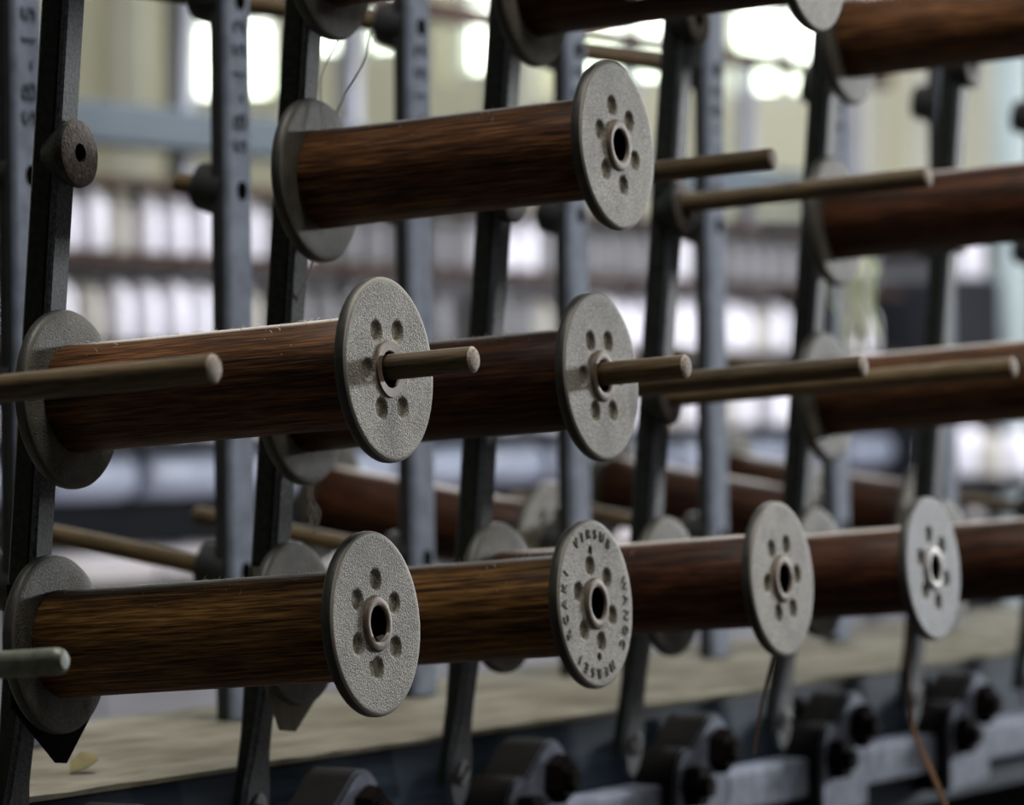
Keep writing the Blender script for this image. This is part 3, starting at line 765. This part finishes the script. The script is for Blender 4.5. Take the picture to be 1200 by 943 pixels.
# ------------------------------------------------------------------ far side of the creel: grey bars
FX, FLEAN, FTILT = -0.2246, 0.012, 0.155
FY0 = 0.0675
def far_hub(k, r, L=0.0):
    z = Z0+0.013+r*0.1328
    return Vector((FX-(z-1.2)*FLEAN-0.008, FY0+S*k, z))+Vector((-math.cos(FTILT), 0, math.sin(FTILT)))*L
fb_face = boxes_mesh('face_strip', [(-0.006, 0.0, -0.0155, 0.0155, -0.103, 0.54)], 0.0015, 1); fb_face.materials.append(MATS['bar_grey'])
fb_web = boxes_mesh('web', [(-0.015, -0.006, -0.0165, -0.0045, -0.103, 0.54)], 0.0015, 1); fb_web.materials.append(MATS['bar_dark'])
fb_boss = lathe('boss', [(0.0, 0.0), (0.0, 0.0185), (0.012, 0.0185), (0.024, 0.0165), (0.024, PEG_R+0.0002), (0.010, PEG_R+0.0002), (0.010, 0.0)], 32); fb_boss.materials.append(MATS['bar_dark'])
fb_hole = lathe('bolt_hole', [(-0.0005, 0.0068), (0.0005, 0.0066), (0.0005, 0.0)], 20); fb_hole.materials.append(MATS['bore_shade'])
FBLAB = {1: 'grey flat bar with raised cast characters at the far left edge', 2: 'grey flat bar with faint cast characters left of the second dark post',
         3: 'grey flat bar left of the third dark post, behind the upper bobbin', 4: 'grey flat bar between the third and fourth dark posts',
         5: 'grey flat bar between the fourth and fifth dark posts, behind bare pegs', 6: 'blurred grey flat bar right of the fifth dark post',
         7: 'blurred grey flat bar near the sixth dark post', 8: 'blurred grey flat bar by the right edge', 0: 'grey flat bar outside the left edge'}
cast_chars = [(c, text_mesh('letter', c, 0.024, 0.0005)) for c in 'SB-152']
for k in range(1, 9):
    p = empty('creel_bar', (FX, FY0+S*k, Z0+0.013), (0, -FLEAN, 0))
    p.location.x = FX-(p.location.z-1.2)*FLEAN
    obj('face_strip', fb_face, None, p); obj('web', fb_web, None, p)
    bpy.context.view_layer.update()
    for r in range(4):
        q = obj('boss', fb_boss, None, p)
        q.matrix_local = p.matrix_basis.inverted() @ Matrix.Translation(far_hub(k, r)) @ Matrix.Rotation(math.pi, 4, 'Z') @ Matrix.Rotation(-FTILT, 4, 'Y')
        obj('bolt_hole', fb_hole, None, p, (0, 0.002, r*0.1328))
    for n_, (c, me) in enumerate(cast_chars):
        zc_ = 0.2656+(0.037 if k == 1 else 0.031)+n_*0.0168
        # read upwards: letter right = +Z, letter up = -Y, facing +X
        q = obj('letter', me, 'cast_letter', p)
        R = Matrix((Vector((0, 0, 1)), Vector((0, -1, 0)), Vector((1, 0, 0)))).transposed()
        q.matrix_local = Matrix.Translation((0.0004, 0.0005, zc_)) @ R.to_4x4()
    tag(p, FBLAB[k], 'bar', 'grey bars of the far side of the creel')
# far pegs
fpeg = peg_mesh('far_wooden_peg', 0.011, 0.195); fstub = peg_mesh('far_peg_stub', 0.011, 0.045)
ORD = {1: 'first', 2: 'second', 3: 'third', 4: 'fourth', 5: 'fifth', 6: 'sixth', 7: 'seventh', 8: 'eighth'}
FBOB = {(4, 0), (6, 0), (7, 0)}
for k in range(1, 9):
    for r in range(4):
        if r == 2 and k not in (2,): continue
        if r == 3 and k not in (2, 3, 5): continue
        if r == 1 and k not in (3, 5, 6): continue
        if k == 1 and r == 0: continue
        me = fstub if (r == 2) else fpeg
        o = obj('wooden_peg', me, None, None)
        o.matrix_basis = Matrix.Translation(far_hub(k, r)) @ Matrix.Rotation(math.pi, 4, 'Z') @ Matrix.Rotation(-FTILT, 4, 'Y')
        tag(o, 'blurred wooden peg pointing away from the %s grey bar, %s' % (ORD[k], ROW[r]), 'peg', 'pegs of the far side')
for (k, r) in sorted(FBOB):
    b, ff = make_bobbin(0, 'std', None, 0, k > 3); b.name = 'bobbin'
    b.matrix_basis = Matrix.Translation(far_hub(k, r, 0.026)-Vector((0, 0, SAG))) @ Matrix.Rotation(math.pi, 4, 'Z') @ Matrix.Rotation(-FTILT, 4, 'Y')
    tag(b, {4: 'blurred brown bobbin behind the creel, low between the second and fourth grey bars', 6: 'blurred dark bobbin behind the creel, low between the fourth and fifth dark posts', 7: 'blurred bobbin behind the creel, low right beside the sixth dark post'}[k], 'bobbin', 'bobbins on the far side of the creel')

# ------------------------------------------------------------------ threads, leaf, yarn
def P(px, py, depth):
    v = ray_dir(px, py); return CAM+v*(depth/v.dot(fwd))
def thread(pts, r, m, lab, cat='thread', name='loose_thread'):
    o = obj(name, tube(name, spline(pts), r, 6), m); tag(o, lab, cat); return o
thread([P(393, 134, 2.764), P(404, 112, 2.764), P(416, 92, 2.763), P(430, 62, 2.762), P(436, 30, 2.76)], 0.0006, 'thread_white', 'fine white thread slanting up from the upper bobbin rear flange')
thread([P(398, 42, 2.762), P(378, 85, 2.766), P(376, 115, 2.766), P(379, 150, 2.762)], 0.0004, 'thread_white', 'fine hair hanging down onto the upper bobbin rear flange')
thread([P(368, 292, 2.762), P(362, 320, 2.766), P(348, 352, 2.770), P(338, 385, 2.772)], 0.0005, 'thread_white', 'fine thread hanging below the upper bobbin rear flange')
thread([P(907, 764, 2.922), P(896, 810, 2.92), P(888, 850, 2.92), P(883, 885, 2.92)], 0.0010, 'thread_brown', 'dull string hanging beside the fifth post eye')
thread([P(1067, 725, 3.160), P(1064, 790, 3.16), P(1068, 830, 3.16), P(1069, 852, 3.16)], 0.0011, 'thread_brown', 'reddish string hanging below the pale bluish flange')
thread([P(1069, 850, 3.160), P(1080, 880, 3.15), P(1094, 910, 3.14), P(1112, 955, 3.13)], 0.0022, 'thread_brown', 'flat tape slanting down at the lower right before the sixth post')
# frayed yarn tuft below the second-row rear flange
tuft = empty('yarn_tuft', P(364, 622, 2.768))
rnd = random.Random(5)
for k in range(7):
    x = 361+rnd.uniform(-2, 6)
    pts = [P(x+rnd.uniform(-2, 2), 566, 2.768), P(x+rnd.uniform(-3, 4), 582, 2.768), P(x+rnd.uniform(-2, 9), 600, 2.768), P(x+rnd.uniform(-1, 6), 624+rnd.uniform(-14, 3), 2.77)]
    obj('strand', tube('strand', [q-tuft.location for q in spline(pts, 5)], 0.00035, 5), 'thread_white', tuft)
tag(tuft, 'frayed tuft of off-white yarn dangling below the second-row rear flange', 'yarn')
# greenish skein hanging at the right
sk = empty('yarn_skein', P(1006, 400, 4.10))
for k in range(60):
    x = 1006+rnd.gauss(0, 9); w2 = rnd.choice((-1, 1))*rnd.uniform(4, 18)
    d_ = 4.10+rnd.uniform(-0.03, 0.03)
    pts = [P(984+rnd.uniform(-2, 4), 276, 4.125), P(1002+rnd.uniform(-6, 10), 290, 4.11), P(x+w2*0.5, 315, d_), P(x-3-w2*0.2, 345, d_), P(x+w2*0.4, 372, d_), P(x+w2*0.7, 402+rnd.uniform(-22, 8), d_)]
    obj('strand', tube('strand', [q-sk.location for q in spline(pts, 4)], 0.0009, 5), 'thread_green' if k % 2 else 'thread_white', sk)
tag(sk, 'pale green yarn skein hanging behind the fifth dark post', 'yarn')
# yellowed leaf on the board
lp = on_plane(82, 906, 2, BZ+0.001)
lv = [tuple(c*0.7 for c in q) for q in ((0, 0, 0), (0.010, 0.012, 0.004), (0.012, 0.026, 0.010), (0.004, 0.036, 0.014), (-0.006, 0.026, 0.016), (-0.006, 0.010, 0.008))]
lm = mesh_from('dry_leaf', [Vector(v) for v in lv]+[Vector(v)+Vector((0, 0, 0.0006)) for v in lv], [(0, 1, 2, 3, 4, 5), (11, 10, 9, 8, 7, 6)]+[(k, (k+1) % 6, 6+(k+1) % 6, 6+k) for k in range(6)])
tag(obj('dry_leaf', lm, 'leaf_yellow', None, (lp.x, lp.y, BZ+0.0008)), 'small yellowed leaf lying on the dusty board by the nearest post', 'leaf')

# ------------------------------------------------------------------ background: a twisting frame with white yarn
MX = -2.2
mf = empty('twisting_frame', (MX, 4.9, 0))
Y0, Y1 = 2.3, 6.6
def mb(name, b, m, bev=0.0):
    return obj(name, boxes_mesh(name, [(b[0]-MX, b[1]-MX, b[2]-4.9, b[3]-4.9, b[4], b[5])], bev), m, mf)
ny = 8; seg = (Y1-Y0)/ny
for k in range(ny):
    y = Y0+k*seg
    mb('beam_panel', (MX-0.05, MX+0.03, y+0.006, y+seg-0.006, 1.495, 1.555), 'frame_bluegrey', 0.004)
mb('top_rail', (MX-0.02, MX+0.02, Y0, Y1, 1.750, 1.782), 'frame_brown', 0.003)
for z in (1.435, 1.322, 1.190): mb('bobbin_rail', (MX-0.05, MX+0.045, Y0, Y1, z-0.004, z+0.010), 'frame_brown', 0.002)
mb('bobbin_rail', (MX-0.05, MX+0.045, Y0, Y1, 1.043, 1.056), 'frame_dark', 0.002)
for k in range(ny+1):
    y = Y0+k*seg
    mb('upright', (MX-0.085, MX-0.055, y-0.016, y+0.016, 0.0, 1.76), 'frame_lilac', 0.003)
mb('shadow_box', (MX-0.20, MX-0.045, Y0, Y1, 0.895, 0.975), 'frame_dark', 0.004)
for k in range(ny):
    y = Y0+k*seg
    mb('ledge', (MX-0.06, MX+0.22, y+0.004, y+seg-0.004, 0.865, 0.890), 'ledge_pale', 0.003)
    mb('side_panel', (MX+0.10, MX+0.12, y+0.004, y+seg-0.004, 0.30, 0.862), 'panel_grey', 0.003)
    rl = lathe('roller', [(-0.115, 0), (-0.115, 0.030), (-0.105, 0.036), (0.105, 0.036), (0.115, 0.030), (0.115, 0)], 20)
    rl.materials.append(MATS['roller_blue'])
    for hh in (0.25, 0.75):
        obj('roller', rl, None, mf, (0.0, y+seg*hh-4.9, 1.005), (0, 0, math.pi/2))
tag(mf, 'blurred spinning frame with blue grey beam and brown rails in the background', 'machine')
def yarn_me(name, h, r, m):
    me = lathe(name, [(0.004, 0.0), (0.004, r*0.75), (h*0.06, r*0.96), (h*0.2, r), (h*0.72, r*0.98), (h*0.9, r*0.72), (h*0.97, r*0.35), (h*0.97, 0)], 20, axis='Z')
    me.materials.append(MATS[m]); return me
core_me = lathe('core', [(0, 0), (0, 0.014), (0.004, 0.014), (0.004, 0.008), (0.100, 0.007), (0.104, 0.0)], 12, axis='Z'); core_me.materials.append(MATS['core_wood'])
ym = [yarn_me('yarn', 0.096, 0.031, 'yarn_white'), yarn_me('yarn_worn', 0.090, 0.026, 'yarn_cream'), yarn_me('yarn_full', 0.100, 0.036, 'yarn_white')]
ym_grey = yarn_me('yarn_grey', 0.094, 0.030, 'yarn_grey')
rnd = random.Random(11)
for tier, (z, lab, grp, skip) in enumerate(((1.332, 'blurred white yarn bobbin standing on the upper background rail', 'white yarn on the upper rail', 0.05),
                                            (1.200, 'blurred white yarn bobbin standing on the middle background rail', 'white yarn on the middle rail', 0.04),
                                            (1.056, 'blurred white yarn bobbin standing on the lower background rail', 'white yarn on the lower rail', 0.12))):
    y = Y0+0.05
    while y < Y1-0.06:
        k_ = (y-Y0) % seg
        if rnd.random() > skip:
            o = empty('yarn_bobbin', (MX, y, z))
            gy = rnd.random() < ((0.85 if y > 4.0 else 0) if tier == 0 else (0.75 if 4.0 < y < 5.1 else 0) if tier == 1 else (0.4 if 4.0 < y < 5.2 else 0))
            obj('core', core_me, None, o); obj('yarn', ym_grey if gy else ym[rnd.choice((0, 0, 1, 2, 2))], None, o)
            tag(o, lab.replace('white', 'grey') if gy else lab, 'bobbin', grp.replace('white', 'grey') if gy else grp)
        y += 0.078
# dark cupboard and pale pipe at the right end
cb = empty('steel_cupboard', (-2.30, 6.86, 0))
obj('carcass', boxes_mesh('carcass', [(-0.20, 0.20, -0.16, 0.16, 0.0, 1.36)], 0.01), 'cabinet_dark', cb)
for s_ in (-1, 1):
    dr = obj('door', boxes_mesh('door', [(s_*0.098-0.092, s_*0.098+0.092, -0.178, -0.162, 0.06, 1.32)], 0.004), 'cabinet_dark', cb)
    obj('handle', boxes_mesh('handle', [(s_*0.03-0.008, s_*0.03+0.008, -0.20, -0.178, 0.85, 0.98)], 0.003), 'bolt_steel', dr)
tag(cb, 'dark blurred steel cupboard against the back wall at the right', 'cupboard')
pp = lathe('pipe', [(0, 0), (0, 0.04), (ZC, 0.04), (ZC, 0)], 20, axis='Z')
tag(obj('drain_pipe', pp, 'pipe_pale', None, (-2.15, 7.22, 0)), 'pale blue grey pipe standing at the right edge in the background', 'pipe')
yb = empty('yarn_bobbin', (-2.14, 6.92, 1.36)); obj('core', core_me, None, yb); obj('yarn', ym[2], None, yb)
tag(yb, 'single bright white yarn bobbin standing on top of the dark cupboard', 'bobbin')
tb = empty('work_stand', (-1.84, 6.2, 0))
obj('stand_top', boxes_mesh('stand_top', [(-0.10, 0.10, -0.14, 0.14, 0.93, 0.955)], 0.004), 'frame_dark', tb)
for sx_ in (-1, 1):
    for sy_ in (-1, 1): obj('leg', boxes_mesh('leg', [(sx_*0.08-0.012, sx_*0.08+0.012, sy_*0.12-0.012, sy_*0.12+0.012, 0, 0.93)], 0.002), 'frame_dark', tb)
tag(tb, 'small dark stand holding white yarn at the right, behind the creel', 'stand')
for n_, (dx, dy) in enumerate(((-0.05, -0.09), (0.04, -0.03), (-0.04, 0.05), (0.05, 0.09))):
    yb = empty('yarn_bobbin', (-1.84+dx, 6.2+dy, 0.955)); obj('core', core_me, None, yb); obj('yarn', ym[n_ % 3], None, yb)
    tag(yb, 'blurred white yarn bobbin on the small dark stand at the right', 'bobbin', 'yarn on the stand')
